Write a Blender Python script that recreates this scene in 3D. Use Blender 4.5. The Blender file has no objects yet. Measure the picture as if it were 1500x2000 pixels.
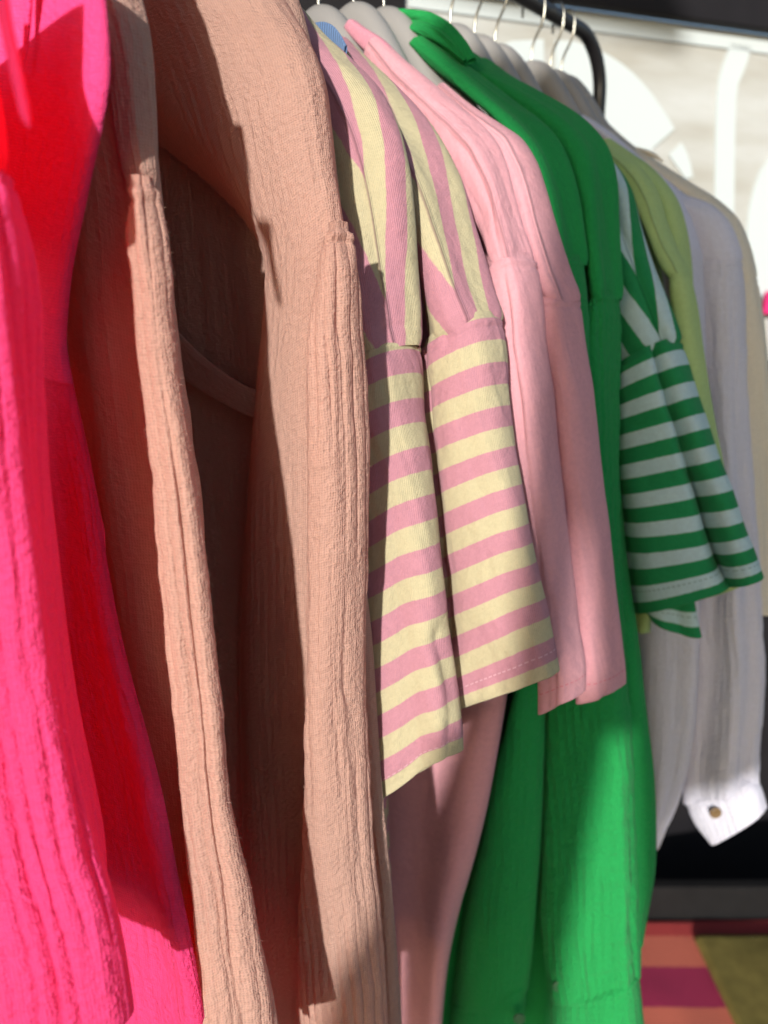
import bpy, math, random
import numpy as np
from mathutils import Vector

# ------------------------------------------------------------------ camera, sky, sun
SC = bpy.context.scene
COL = SC.collection
FPX = 1500.0                      # focal length in pixels of a 1500 x 2000 frame (27 mm on a 36 mm tall frame)
PITCH, TH = math.radians(14), math.radians(42)
CAM = np.array([0.0, 0.0, 1.5])
FW = np.array([0, math.cos(PITCH), -math.sin(PITCH)])
UPV = np.array([0, math.sin(PITCH), math.cos(PITCH)])
RT = np.array([1.0, 0, 0])
UD = np.array([math.sin(TH), math.cos(TH), 0])     # along the rail, away from the camera
VD = np.array([-math.cos(TH), math.sin(TH), 0])    # across the rail, away from the camera
ZD = np.array([0, 0, 1.0])
S_RAIL = 0.47

def P(x, y, t):
    """point of the vertical garment plane at rail position t that the survey mark (x, y) belongs to"""
    r = (x - 750) / FPX * RT + (1000 - y) / FPX * UPV + FW
    return CAM + r * (t / (r @ UD))

def PY(x, y, yy):
    r = (x - 750) / FPX * RT + (1000 - y) / FPX * UPV + FW
    return CAM + r * (yy / r[1])

def PZ(x, y, z):
    r = (x - 750) / FPX * RT + (1000 - y) / FPX * UPV + FW
    return CAM + r * ((z - 1.5) / r[2])

cd = bpy.data.cameras.new('camera')
cam = bpy.data.objects.new('camera', cd)
COL.objects.link(cam)
SC.camera = cam
cam.location = CAM
cam.rotation_euler = (math.radians(90) - PITCH, 0, 0)
cd.sensor_fit = 'VERTICAL'
cd.sensor_height = 36
cd.sensor_width = 27
cd.lens = 27
cd.clip_start = 0.02
cd.clip_end = 400
cd.dof.use_dof = True
cd.dof.focus_distance = 0.41
cd.dof.aperture_fstop = 6.0

SUN_EL = math.radians(14)
SUN_AZ = math.radians(14.5)          # sun stands behind the camera, this far to the left
w = bpy.data.worlds.new("World")
SC.world = w
w.use_nodes = True
nt = w.node_tree
bg = nt.nodes['Background']
sky = nt.nodes.new('ShaderNodeTexSky')
sky.sky_type = 'NISHITA'
sky.sun_disc = False
sky.sun_elevation = SUN_EL
sky.sun_rotation = math.pi + SUN_AZ
nt.links.new(sky.outputs[0], bg.inputs[0])
bg.inputs[1].default_value = 0.145

sd = bpy.data.lights.new('sun', 'SUN')
sd.energy = 4.9
sd.angle = math.radians(1.5)
sd.color = (1.0, 0.96, 0.90)
sun = bpy.data.objects.new('sun', sd)
COL.objects.link(sun)
SUN_D = np.array([math.sin(SUN_AZ) * math.cos(SUN_EL), math.cos(SUN_AZ) * math.cos(SUN_EL), -math.sin(SUN_EL)])
sun.rotation_euler = Vector(SUN_D).to_track_quat('-Z', 'Y').to_euler()
sun.location = (-1, -4, 4)

SC.view_settings.view_transform = 'Standard'
SC.view_settings.look = 'None'
SC.view_settings.exposure = 0.2
SC.view_settings.gamma = 1.0
SC.cycles.max_bounces = 10
SC.cycles.diffuse_bounces = 6
SC.cycles.transmission_bounces = 6
SC.cycles.transparent_max_bounces = 8
SC.cycles.use_denoising = True

# ------------------------------------------------------------------ materials
def mat_new(name):
    m = bpy.data.materials.new(name)
    m.use_nodes = True
    n = m.node_tree.nodes
    for x in list(n):
        n.remove(x)
    return m, n, m.node_tree.links

class NB:
    """small helper that writes math node chains"""
    def __init__(s, m):
        s.n = m.node_tree.nodes
        s.l = m.node_tree.links
    def math(s, op, a, b=None, c=None):
        x = s.n.new('ShaderNodeMath')
        x.operation = op
        for i, q in enumerate((a, b, c)):
            if q is None:
                continue
            if isinstance(q, (int, float)):
                x.inputs[i].default_value = q
            else:
                s.l.new(q, x.inputs[i])
        return x.outputs[0]
    def noise(s, vec, scale, detail=3, rough=0.55):
        x = s.n.new('ShaderNodeTexNoise')
        x.inputs['Scale'].default_value = scale
        x.inputs['Detail'].default_value = detail
        x.inputs['Roughness'].default_value = rough
        s.l.new(vec, x.inputs['Vector'])
        return x.outputs[0]
    def xyz(s, a, b, c=0.0):
        x = s.n.new('ShaderNodeCombineXYZ')
        for i, q in enumerate((a, b, c)):
            if isinstance(q, (int, float)):
                x.inputs[i].default_value = q
            else:
                s.l.new(q, x.inputs[i])
        return x.outputs[0]
    def mix(s, fac, a, b):
        x = s.n.new('ShaderNodeMix')
        x.data_type = 'RGBA'
        for sock, q in ((x.inputs[0], fac), (x.inputs[6], a), (x.inputs[7], b)):
            if isinstance(q, (int, float)):
                sock.default_value = q
            elif isinstance(q, tuple):
                sock.default_value = (*q, 1)
            else:
                s.l.new(q, sock)
        return x.outputs[2]
    def ramp(s, fac, lo, hi):
        x = s.n.new('ShaderNodeMapRange')
        x.inputs[1].default_value = lo
        x.inputs[2].default_value = hi
        s.l.new(fac, x.inputs[0])
        return x.outputs[0]

def cloth(name, col, transl=0.15, weave='jersey', tcol=None, pattern=None, hem=None, sheen=0.12, rib=1.0, seam=False):
    """woven or knitted fabric; UV is in metres of cloth (u round the piece from its seam, v down the piece)"""
    m, n, l = mat_new(name)
    k = NB(m)
    uv = n.new('ShaderNodeUVMap')
    sep = n.new('ShaderNodeSeparateXYZ')
    l.new(uv.outputs[0], sep.inputs[0])
    U, V = sep.outputs[0], sep.outputs[1]
    big = k.noise(k.xyz(U, V), 35, 3)
    if pattern is None:
        base = k.mix(0.0, col, col)
    else:
        base = pattern(k, U, V, col)
    fine = k.noise(k.xyz(k.math('MULTIPLY', U, 900), k.math('MULTIPLY', V, 900)), 1.0, 2)
    fib = k.noise(k.xyz(U, V), 260, 4, 0.7)
    if weave == 'muslin':
        per = 0.00135
        wob = k.math('MULTIPLY', k.math('SUBTRACT', k.noise(k.xyz(U, V), 90, 2), 0.5), 0.0030)
        wob2 = k.math('MULTIPLY', k.math('SUBTRACT', k.noise(k.xyz(V, U), 110, 2), 0.5), 0.0030)
        su = k.math('SINE', k.math('MULTIPLY', k.math('ADD', U, wob), math.pi / per))
        sv = k.math('SINE', k.math('MULTIPLY', k.math('ADD', V, wob2), math.pi / per))
        wv = k.math('POWER', k.math('ABSOLUTE', k.math('MULTIPLY', su, sv)), 1.6)
        rows_ = k.math('MULTIPLY', sv, sv)
        warp = k.math('MULTIPLY', k.noise(k.xyz(k.math('MULTIPLY', U, 30), k.math('MULTIPLY', V, 11)), 1.0, 2), 2.6)
        rr = k.math('ABSOLUTE', k.math('SINE', k.math('MULTIPLY', k.math('ADD', k.math('MULTIPLY', U, 135), warp), math.pi)))
        rm = k.ramp(k.noise(k.xyz(k.math('MULTIPLY', U, 60), k.math('MULTIPLY', V, 22)), 1.0, 2), 0.36, 0.64)
        r1 = k.math('MULTIPLY', k.math('POWER', rr, 0.6), rm)
        r2 = k.noise(k.xyz(k.math('MULTIPLY', U, 210), k.math('MULTIPLY', V, 270)), 1.0, 3, 0.6)
        r3 = k.noise(k.xyz(U, V), 330, 2)
        h = k.math('ADD', k.math('ADD', k.math('MULTIPLY', wv, -0.00030), k.math('MULTIPLY', rows_, 0.00010)), k.math('MULTIPLY', r1, 0.0013 * rib))
        h = k.math('ADD', h, k.math('MULTIPLY', r2, 0.0017 * rib))
        h = k.math('ADD', h, k.math('MULTIPLY', r3, 0.0024 * (0.4 + 0.6 * rib)))
        holes = k.math('MULTIPLY', wv, 0.5)
        base = k.mix(holes, base, tuple(c * 0.55 for c in col))
    elif weave == 'rib':
        su = k.math('SINE', k.math('MULTIPLY', V, 2 * math.pi / 0.0022))
        h = k.math('ADD', k.math('MULTIPLY', su, 0.0004), k.math('MULTIPLY', fine, 0.0001))
    else:
        su = k.math('SINE', k.math('MULTIPLY', U, 2 * math.pi / 0.0011))
        h = k.math('ADD', k.math('MULTIPLY', su, 0.00009), k.math('MULTIPLY', fine, 0.00025))
        h = k.math('ADD', h, k.math('MULTIPLY', big, 0.004 * rib))
        h = k.math('ADD', h, k.math('MULTIPLY', fib, 0.0008))
    # slight mottling of the dye and lighter fibres
    mot = k.math('ADD', k.math('MULTIPLY', fib, 0.28), k.math('MULTIPLY', fine, 0.12))
    base = k.mix(k.ramp(mot, 0.05, 0.42), tuple(0 for c in col), base) if False else base
    hsv = n.new('ShaderNodeHueSaturation')
    l.new(base, hsv.inputs['Color'])
    l.new(k.math('ADD', 0.80, mot), hsv.inputs['Value'])
    base = hsv.outputs[0]
    if hem is not None:
        # topstitching: a dashed thread line that follows the hem at distance hem[0] from v = hem[1]
        d = k.math('ABSOLUTE', k.math('SUBTRACT', V, hem[1] - hem[0]))
        line = k.math('LESS_THAN', d, 0.00045)
        dash = k.math('GREATER_THAN', k.math('SINE', k.math('MULTIPLY', U, 2 * math.pi / 0.0042)), -0.35)
        st = k.math('MULTIPLY', line, dash)
        base = k.mix(st, base, hem[2])
        h = k.math('SUBTRACT', h, k.math('MULTIPLY', k.math('LESS_THAN', d, 0.0011), 0.0004))
    if seam:
        au = k.math('ABSOLUTE', k.math('ADD', U, k.math('MULTIPLY', k.math('SUBTRACT', k.noise(k.xyz(U, V), 60, 2), 0.5), 0.0012)))
        ln_ = k.ramp(au, 0.0011, 0.0003)
        base = k.mix(k.math('MULTIPLY', ln_, 0.55), base, tuple(q * 0.35 for q in col))
        h = k.math('SUBTRACT', h, k.math('MULTIPLY', k.ramp(au, 0.0022, 0.0), 0.0012))
    bump = n.new('ShaderNodeBump')
    bump.inputs['Strength'].default_value = 0.9
    bump.inputs['Distance'].default_value = 1.0
    l.new(h, bump.inputs['Height'])
    pb = n.new('ShaderNodeBsdfPrincipled')
    l.new(base, pb.inputs['Base Color'])
    pb.inputs['Roughness'].default_value = 0.92
    pb.inputs['Specular IOR Level'].default_value = 0.15
    pb.inputs['Sheen Weight'].default_value = sheen
    pb.inputs['Sheen Roughness'].default_value = 0.45
    pb.inputs['Sheen Tint'].default_value = (*[0.5 + 0.5 * c for c in col], 1)
    l.new(bump.outputs[0], pb.inputs['Normal'])
    tr = n.new('ShaderNodeBsdfTranslucent')
    if tcol is None:
        l.new(base, tr.inputs[0])
    else:
        tr.inputs[0].default_value = (*tcol, 1)
    mx = n.new('ShaderNodeMixShader')
    mx.inputs[0].default_value = transl
    l.new(pb.outputs[0], mx.inputs[1])
    l.new(tr.outputs[0], mx.inputs[2])
    out = n.new('ShaderNodeOutputMaterial')
    l.new(mx.outputs[0], out.inputs[0])
    return m

def stripes(c2, period, duty, phase=0.0, chev=None):
    """knitted-in stripes across v, or a chevron about the seam u = 0"""
    def f(k, U, V, c1):
        if chev is None:
            w_ = V
        else:
            left = k.math('MULTIPLY', k.math('MAXIMUM', U, 0.0), chev[0])
            right = k.math('MULTIPLY', k.math('MAXIMUM', k.math('MULTIPLY', U, -1.0), 0.0), chev[2])
            bend = k.math('MULTIPLY', k.math('SUBTRACT', k.noise(k.xyz(U, V), 18, 2), 0.5), 0.006)
            w_ = k.math('ADD', k.math('ADD', k.math('ADD', left, right), k.math('MULTIPLY', V, chev[1])), bend)
        wob = k.math('MULTIPLY', k.math('SUBTRACT', k.noise(k.xyz(U, V), 300, 2), 0.5), 0.0009)
        x = k.math('FRACT', k.math('ADD', k.math('DIVIDE', k.math('ADD', w_, wob), period), phase + 10.0))
        a = k.math('ABSOLUTE', k.math('SUBTRACT', x, 0.5))
        fac = k.ramp(a, duty / 2 - 0.012, duty / 2 + 0.012)
        return k.mix(fac, c2, c1)
    return f

def plain(name, col, rough=0.6, spec=0.4, metal=0.0, noise=None, bump=0.0, coat=0.0):
    m, n, l = mat_new(name)
    k = NB(m)
    pb = n.new('ShaderNodeBsdfPrincipled')
    pb.inputs['Base Color'].default_value = (*col, 1)
    pb.inputs['Roughness'].default_value = rough
    pb.inputs['Specular IOR Level'].default_value = spec
    pb.inputs['Metallic'].default_value = metal
    pb.inputs['Coat Weight'].default_value = coat
    if noise:
        tc = n.new('ShaderNodeTexCoord')
        x = k.noise(tc.outputs['Object'], noise, 5, 0.6)
        l.new(k.mix(k.ramp(x, 0.3, 0.7), tuple(c * 0.75 for c in col), tuple(min(1, c * 1.2) for c in col)), pb.inputs['Base Color'])
        if bump:
            b = n.new('ShaderNodeBump')
            b.inputs['Distance'].default_value = bump
            l.new(x, b.inputs['Height'])
            l.new(b.outputs[0], pb.inputs['Normal'])
    out = n.new('ShaderNodeOutputMaterial')
    l.new(pb.outputs[0], out.inputs[0])
    return m

# ------------------------------------------------------------------ object helpers
def thing(name, label, cat, loc, group=None):
    o = bpy.data.objects.new(name, None)
    o.empty_display_size = 0.05
    COL.objects.link(o)
    o.location = loc
    o['label'] = label
    o['category'] = cat
    if group:
        o['group'] = group
    return o

def mesh_obj(name, V, F, mat, parent=None, uv=None, smooth=True):
    V = np.asarray(V, float)
    me = bpy.data.meshes.new(name)
    if isinstance(F, np.ndarray):
        me.vertices.add(len(V))
        me.vertices.foreach_set('co', V.ravel())
        nf = len(F)
        me.loops.add(nf * 4)
        me.polygons.add(nf)
        me.loops.foreach_set('vertex_index', F.ravel().astype(np.int32))
        me.polygons.foreach_set('loop_start', np.arange(0, nf * 4, 4, dtype=np.int32))
        me.update(calc_edges=True)
        if uv is not None:
            ul = me.uv_layers.new(name='UVMap')
            ul.data.foreach_set('uv', uv[F.ravel()].ravel() if len(uv) == len(V) else uv.ravel())
    else:
        me.from_pydata([tuple(v) for v in V], [], F)
        me.update()
    if smooth:
        me.polygons.foreach_set('use_smooth', np.ones(len(me.polygons), bool))
    me.validate()
    me.materials.append(mat)
    o = bpy.data.objects.new(name, me)
    COL.objects.link(o)
    if parent is not None:
        o.parent = parent
        o.matrix_parent_inverse = parent_inv(parent)
    return o

def parent_inv(p):
    from mathutils import Matrix
    return Matrix.Translation(-world_loc(p))

def world_loc(p):
    v = Vector(p.location) if p.type == 'EMPTY' else Vector((0, 0, 0))
    return v

_rng = np.random.RandomState(7)
_lat = _rng.rand(256, 256)
def vnoise(x, y):
    xi = np.floor(x).astype(int)
    yi = np.floor(y).astype(int)
    fx, fy = x - xi, y - yi
    fx = fx * fx * fx * (fx * (fx * 6 - 15) + 10)
    fy = fy * fy * fy * (fy * (fy * 6 - 15) + 10)
    g = lambda a, b: _lat[a % 256, b % 256]
    return ((g(xi, yi) * (1 - fx) + g(xi + 1, yi) * fx) * (1 - fy) + (g(xi, yi + 1) * (1 - fx) + g(xi + 1, yi + 1) * fx) * fy) - 0.5

def hermite(K, nv):
    """smooth interpolation of key rows, evenly spaced by length"""
    K = np.asarray(K, float)
    if len(K) == 1:
        return np.repeat(K, nv, 0)
    c = (K[:, 0:2] + K[:, 2:4]) / 2
    d = np.r_[0, np.cumsum(np.linalg.norm(np.diff(c, axis=0), axis=1) + 1e-6)]
    x = np.linspace(0, d[-1], nv)
    h = np.diff(d)
    sl = np.diff(K, axis=0) / h[:, None]
    m = np.zeros_like(K)
    m[0], m[-1] = sl[0], sl[-1]
    for i in range(1, len(K) - 1):
        m[i] = (sl[i - 1] * h[i] + sl[i] * h[i - 1]) / (h[i] + h[i - 1])
    i = np.clip(np.searchsorted(d, x, side='right') - 1, 0, len(h) - 1)
    s = ((x - d[i]) / h[i])[:, None]
    H = h[i][:, None]
    return ((2*s**3 - 3*s**2 + 1) * K[i] + (s**3 - 2*s**2 + s) * H * m[i] + (-2*s**3 + 3*s**2) * K[i+1] + (s**3 - s**2) * H * m[i+1])

def grid_faces(nv, nu, closed=True):
    j = np.arange(nv - 1)[:, None]
    i = np.arange(nu if closed else nu - 1)[None, :]
    i2 = (i + 1) % nu
    a = j * nu + i
    b = j * nu + i2
    c = (j + 1) * nu + i2
    d = (j + 1) * nu + i
    return np.stack(np.broadcast_arrays(a, d, c, b), -1).reshape(-1, 4)

SURF = {}
def even_phi(ra, rb, n, nu):
    """angles that space the points of a flattened ring evenly along its girth"""
    q = np.linspace(-math.pi, math.pi, 6001)
    x = ra * np.sign(np.cos(q)) * np.abs(np.cos(q)) ** (2 / n)
    y = rb * np.sign(np.sin(q)) * np.abs(np.sin(q)) ** (2 / n)
    s = np.r_[0, np.cumsum(np.hypot(np.diff(x), np.diff(y)))]
    return np.interp(np.linspace(0, s[-1], nu + 1), s, q)

def tube(name, parent, mat, rings, t, b, nu=96, nv=120, n=2.3, phis=0.0, drape=(), ribs=None, hem=True, seam_top=False,
         tshift=(0, 0), cap=False, seed=0, crumple=0.0, grooves=(), bprof=None, gather=None, vstart=0.0, tilt=(0, 0), vend=False, tickw=0.45, feather=False):
    """A sleeve, yoke or band: a flattened closed tube of cloth. Each ring is given by its two outer edges in the garment's plane
    (rail position t) and by the half thickness b along the rail. drape = (count, amplitude, phase, drift) waves."""
    K = hermite([list(r[:4]) for r in rings], nv)
    K[:, 1] += np.linspace(tilt[0], tilt[1], nv)
    tt = np.linspace(t + tshift[0], t + tshift[1], nv)
    PL = np.array([P(k[0], k[1], q) for k, q in zip(K, tt)])
    PR = np.array([P(k[2], k[3], q) for k, q in zip(K, tt)])
    C = (PL + PR) / 2
    A = (PR - PL) / 2
    an = np.linalg.norm(A, axis=1)
    Ah = A / an[:, None]
    view = C - CAM
    view[:, 2] = 0
    e = np.stack([view[:, 1], -view[:, 0], 0 * view[:, 0]], 1)
    e /= np.linalg.norm(e, axis=1)[:, None]
    ea = np.abs(np.sum(Ah * e, 1))
    eu = np.abs(e @ UD)
    B = np.full(nv, b) if bprof is None else np.interp(np.linspace(0, 1, nv), [q[0] for q in bprof], [q[1] for q in bprof])
    want = an * ea
    B = np.minimum(B, 0.85 * want / np.maximum(eu, 1e-3))
    an2 = np.sqrt(np.maximum(want ** 2 - (B * eu) ** 2, (0.3 * want) ** 2)) / np.maximum(ea, 1e-3)
    phi = even_phi(an2.mean(), B.mean(), n, nu)
    cs, sn = np.cos(phi), np.sin(phi)
    cc = np.sign(cs) * np.abs(cs) ** (2 / n)
    ss = np.sign(sn) * np.abs(sn) ** (2 / n)
    if feather:                                   # the inner edge runs out thin into the front of the garment
        q_ = np.clip(-cs, 0, 1)
        ss = ss * (np.abs(sn) ** (2.0 * q_ ** 0.7))
    X = C[:, None, :] + Ah[:, None, :] * (an2[:, None] * cc[None])[..., None] - UD[None, None] * (B[:, None] * ss[None])[..., None]
    # cloth coordinates
    dU = np.linalg.norm(np.diff(X, axis=1), axis=2)
    U = np.concatenate([np.zeros((nv, 1)), np.cumsum(dU, 1)], 1)
    ps = np.interp(np.linspace(0, 1, nv), np.linspace(0, 1, len(np.atleast_1d(phis))), np.radians(np.atleast_1d(phis)))
    for j in range(nv):
        U[j] -= np.interp(ps[j], phi, U[j])
        L = dU[j].sum()
    Vc = np.r_[0, np.cumsum(np.linalg.norm(np.diff(C, axis=0), axis=1))] + vstart
    V = np.repeat(Vc[:, None], nu + 1, 1)
    vlen = Vc[-1]
    # displacement along the normal
    N = np.cross(np.gradient(X, axis=1), np.gradient(X, axis=0))
    ln = np.linalg.norm(N, axis=2)
    N /= np.maximum(ln, 1e-12)[..., None]
    outw = np.sum(N * (X - C[:, None, :]), 2)
    if np.median(outw) < 0:
        N = -N
    D = np.zeros((nv, nu + 1))
    vv = (V - vstart) / max(vlen - vstart, 1e-6)
    for (cnt, amp, ph, drift, v0) in drape:
        env = np.clip((vv - v0) / max(1e-3, 0.5), 0, 1)
        D += env * amp * np.sin(cnt * phi[None] + ph + drift * vv + 1.3 * vnoise(vv * 3 + seed, np.zeros_like(vv) + cnt))
    for (p0, wd, dep, v0, v1, drift) in grooves:
        dp = (phi[None] - math.radians(p0) - math.radians(drift) * vv + math.pi) % (2 * math.pi) - math.pi
        env = np.clip((vv - v0) / 0.12, 0, 1) * np.clip((v1 - vv) / 0.12 + 0.0, 0, 1)
        dp = dp + math.radians(9) * vnoise(V * 22 + p0, 0 * V + seed) + math.radians(4) * vnoise(V * 90 + p0, 0 * V + seed)
        D -= env * dep * np.clip(0.7 + 1.2 * vnoise(V * 13 + 5 + p0, 0 * V + seed + 3), 0.05, 1.4) * np.exp(-np.abs(dp / math.radians(wd)) ** 1.5)
    if crumple:
        D += crumple * (vnoise(np.cos(phi)[None] * 3 + seed * 3.7 + 40 + 0 * V, V * 28 + np.sin(phi)[None] * 3 + 30) +
                        0.5 * vnoise(np.cos(phi)[None] * 7 + seed * 1.7 + 90 + 0 * V, V * 60 + np.sin(phi)[None] * 7 + 60))
    if ribs:
        amp, per, tick = ribs
        uu = U / per + 1.1 * vnoise(U * 14 + seed * 5 + 50, V * 9 + 50) + 0.25 * vnoise(U * 70 + 20, V * 24 + 20 + seed)
        am = np.clip(0.55 + 1.3 * vnoise(U * 60 + 13 + seed, V * 16 + 77), 0.08, 1.3)
        R = np.abs(np.sin(math.pi * uu)) ** 0.5 - 0.7      # round ridges between sharp valleys
        D += amp * R * am
        T = vnoise(U / 0.02 + 60, V / tick + 100 + 0.8 * vnoise(U * 60 + 9, V * 20 + 8))
        D += amp * tickw * T
    if gather:
        amp, per, v0, v1 = gather                    # puckers that fade from v0 to v1 (metres)
        env = np.clip((v1 - (V - vstart)) / (v1 - v0), 0, 1) * np.clip((V - vstart) / 0.004, 0, 1)
        D += amp * env * vnoise(U / per + 30, V / 0.03 + 30 + seed) * 2
    if seam_top:
        vm = V - vstart
        D -= 0.0020 * np.exp(-vm / 0.010)
        pk = 1 + 0.9 * vnoise(U / 0.006 + 70, 0 * V + seed)
        D += 0.0005 * pk * np.exp(-((vm - 0.0022) / 0.002) ** 2) - 0.0010 * np.exp(-(vm / 0.0010) ** 2)
        D -= 0.0006 * pk * np.exp(-((vm - 0.0060) / 0.0013) ** 2)
    if name == 'yoke':
        D -= 0.0007 * np.exp(-(((V - vstart) - (vlen - vstart)) / 0.0028) ** 2)
    # close seam of displacement
    D[:, -1] = D[:, 0]
    wrap = np.clip((phi - (math.pi - 0.35)) / 0.35, 0, 1)[None]
    D = D * (1 - wrap) + D[:, :1] * wrap
    X = X + N * D[..., None]
    Xs = X
    rows = [X]
    Us, Vs = [U], [V]
    if seam_top:
        c0 = C[0][None, None]
        ax0 = (C[1] - C[0]) / np.linalg.norm(C[1] - C[0])
        rows.insert(0, c0 + (X[:1] - c0) * 0.93 - ax0 * 0.004)
        Us.insert(0, U[:1]); Vs.insert(0, V[:1] - 0.006)
    if name == 'yoke':
        c1 = C[-1][None, None]
        ax1 = (C[-1] - C[-2]) / np.linalg.norm(C[-1] - C[-2])
        rows.append(c1 + (X[-1:] - c1) * 0.88 + ax1 * 0.004)
        Us.append(U[-1:]); Vs.append(V[-1:] + 0.004)
    if hem:
        th = 0.0011
        last = X[-1:]
        ax = (C[-1] - C[-2]) / np.linalg.norm(C[-1] - C[-2])
        rows.append(last - N[-1:] * th * 0.5 + ax * th * 0.6)
        Us.append(U[-1:]); Vs.append(V[-1:] + 0.0005)
        k = max(6, int(nv * 0.12))
        rows.append((X - N * th)[-1:-k:-1])
        Us.append(U[-1:-k:-1]); Vs.append(V[-1:-k:-1])
    if cap:
        c0 = X[:1, :-1].mean(axis=1, keepdims=True)
        rows.insert(0, c0 + (X[:1] - c0) * 0.02)
        Us.insert(0, U[:1]); Vs.insert(0, V[:1])
    X = np.concatenate(rows, 0)
    U = np.concatenate(Us, 0)
    V = np.concatenate(Vs, 0)
    nr = X.shape[0]
    F = grid_faces(nr, nu + 1, closed=False)
    if vend:
        V = V - vlen
    uv = np.stack([U, V], -1).reshape(-1, 2)
    o = mesh_obj(name, X.reshape(-1, 3), F, mat, parent, uv)
    SURF[o.name] = (Xs, N, o)
    return o

def torso(parent, mat, edge, t, b=0.024, zdrop=0.17, nu=140, nv=110, seed=0, folds=(9, 0.006), ribs=None, name='torso', ztop=1.665):
    """Front and back of a garment hung on its hanger: horizontal rings from the shoulder slope down to the hem. edge = marks down the near side."""
    K = hermite([list(e) * 2 for e in edge], nv)
    E = np.array([P(k[0], k[1], t) for k in K])
    s0 = E @ VD
    z = E[:, 2]
    phi = even_phi(0.2, b, 2.6, nu)
    cs, sn = np.cos(phi), np.sin(phi)
    half = S_RAIL - s0
    cc = np.sign(cs) * np.abs(cs) ** (2 / 2.6)
    ss = np.sign(sn) * np.abs(sn) ** (2 / 2.6)
    vlen = np.r_[0, np.cumsum(np.linalg.norm(np.diff(E, axis=0), axis=1))]
    bb = b * np.clip(np.sqrt(np.clip(vlen / 0.05, 0, 1)), 0.15, 1)
    peak = min(zdrop, max(0.0, ztop - z[0])) * np.clip(1 - vlen / 0.30, 0, 1) ** 1.5
    S = S_RAIL - half[:, None] * cc[None]
    T = t - bb[:, None] * ss[None]
    f = np.clip(1 - np.abs(cc), 0, 1)[None]
    f = np.minimum(f, 0.72) / 0.72
    Z = z[:, None] + peak[:, None] * f
    U = np.repeat((np.cumsum(np.r_[0, np.hypot(np.diff(cc), 0.2 * np.diff(ss))]) * half.mean())[None], nv, 0)
    V = np.repeat(vlen[:, None], nu + 1, 1)
    env = np.clip(vlen / 0.25, 0, 1)[:, None]
    D = folds[1] * env * (np.sin(folds[0] * phi[None] + 2.5 * vnoise(V * 4 + seed, U * 6)) + 1.2 * vnoise(U * 22 + seed * 3, V * 5 + 9))
    if ribs:
        amp, per, tick = ribs
        uu = U / per + 2.5 * vnoise(U * 25 + seed * 5 + 50, V * 14 + 50)
        R = 1 - 2 * np.abs(vnoise(uu + 100, V / 0.06 + 100) * 2)
        D += amp * R + amp * 0.7 * vnoise(U / 0.02 + 60, V / tick + 100)
    T = T - D * np.sign(sn)[None] * np.minimum(1, np.abs(sn) * 4)[None]
    X = S[..., None] * VD + T[..., None] * UD + Z[..., None] * ZD
    X[:, -1] = X[:, 0]
    F = grid_faces(nv, nu + 1, closed=False)
    uv = np.stack([U, V], -1).reshape(-1, 2)
    return mesh_obj(name, X.reshape(-1, 3), F, mat, parent, uv)

def root_at(x, y, t):
    return tuple(P(x, y, t))

def sweep(name, pts, r, mat, parent=None, ns=12, closed_ends=True, prof=None):
    """round bar along a list of points"""
    pts = [Vector(p) for p in pts]
    V, F = [], []
    up = None
    for i, p in enumerate(pts):
        d = (pts[min(i + 1, len(pts) - 1)] - pts[max(i - 1, 0)]).normalized()
        if up is None:
            up = d.orthogonal().normalized()
        up = (up - d * up.dot(d)).normalized()
        sd_ = d.cross(up)
        rr = r[i] if isinstance(r, (list, tuple)) else r
        for k in range(ns):
            a = 2 * math.pi * k / ns
            V.append(p + up * math.cos(a) * rr + sd_ * math.sin(a) * rr)
    for i in range(len(pts) - 1):
        for k in range(ns):
            F.append((i * ns + k, i * ns + (k + 1) % ns, (i + 1) * ns + (k + 1) % ns, (i + 1) * ns + k))
    F.append(tuple(range(ns))[::-1])
    F.append(tuple(range((len(pts) - 1) * ns, len(pts) * ns)))
    return mesh_obj(name, V, F, mat, parent)

def box(name, origin, ax, ay, az, mat, parent=None, bevel=0.0):
    """box from a corner and three edge vectors"""
    o = np.asarray(origin, float)
    V = [o + i * ax + j * ay + k * az for k in (0, 1) for j in (0, 1) for i in (0, 1)]
    F = [(0, 2, 3, 1), (4, 5, 7, 6), (0, 1, 5, 4), (2, 6, 7, 3), (1, 3, 7, 5), (0, 4, 6, 2)]
    ob = mesh_obj(name, V, F, mat, parent, smooth=False)
    if bevel:
        bm_ = ob.modifiers.new('bevel', 'BEVEL')
        bm_.width = bevel
        bm_.segments = 2
    return ob

# ------------------------------------------------------------------ colours
PEACH = (0.61, 0.385, 0.31)
HOT = (0.93, 0.085, 0.30)
PINKT = (0.72, 0.355, 0.40)
SPINK = (0.50, 0.235, 0.285)
SYEL = (0.52, 0.46, 0.29)
GREEN = (0.019, 0.32, 0.08)
M_hot = cloth('hot_pink_muslin', HOT, 0.45, 'muslin', tcol=(1.0, 0.008, 0.02), sheen=0.06)
M_hotp = cloth('hot_pink_smooth_muslin', HOT, 0.22, 'muslin', tcol=(1.0, 0.015, 0.012), rib=0.45, sheen=0.06)
M_hotg = cloth('hot_pink_sheer_muslin', HOT, 0.78, 'muslin', tcol=(1.0, 0.02, 0.012), rib=0.15, sheen=0.0)
M_peach = cloth('peach_muslin', PEACH, 0.34, 'muslin', tcol=(0.82, 0.30, 0.19), rib=0.55)
M_peachs = cloth('peach_muslin_smooth', PEACH, 0.34, 'muslin', tcol=(0.82, 0.30, 0.19), rib=0.5)
M_pink = cloth('pale_pink_jersey', PINKT, 0.14, 'jersey')
M_pinkrib = cloth('pale_pink_rib_knit', (0.74, 0.31, 0.39), 0.1, 'rib')
M_bluerib = cloth('denim_blue_rib_knit', (0.13, 0.22, 0.40), 0.1, 'rib')
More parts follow.
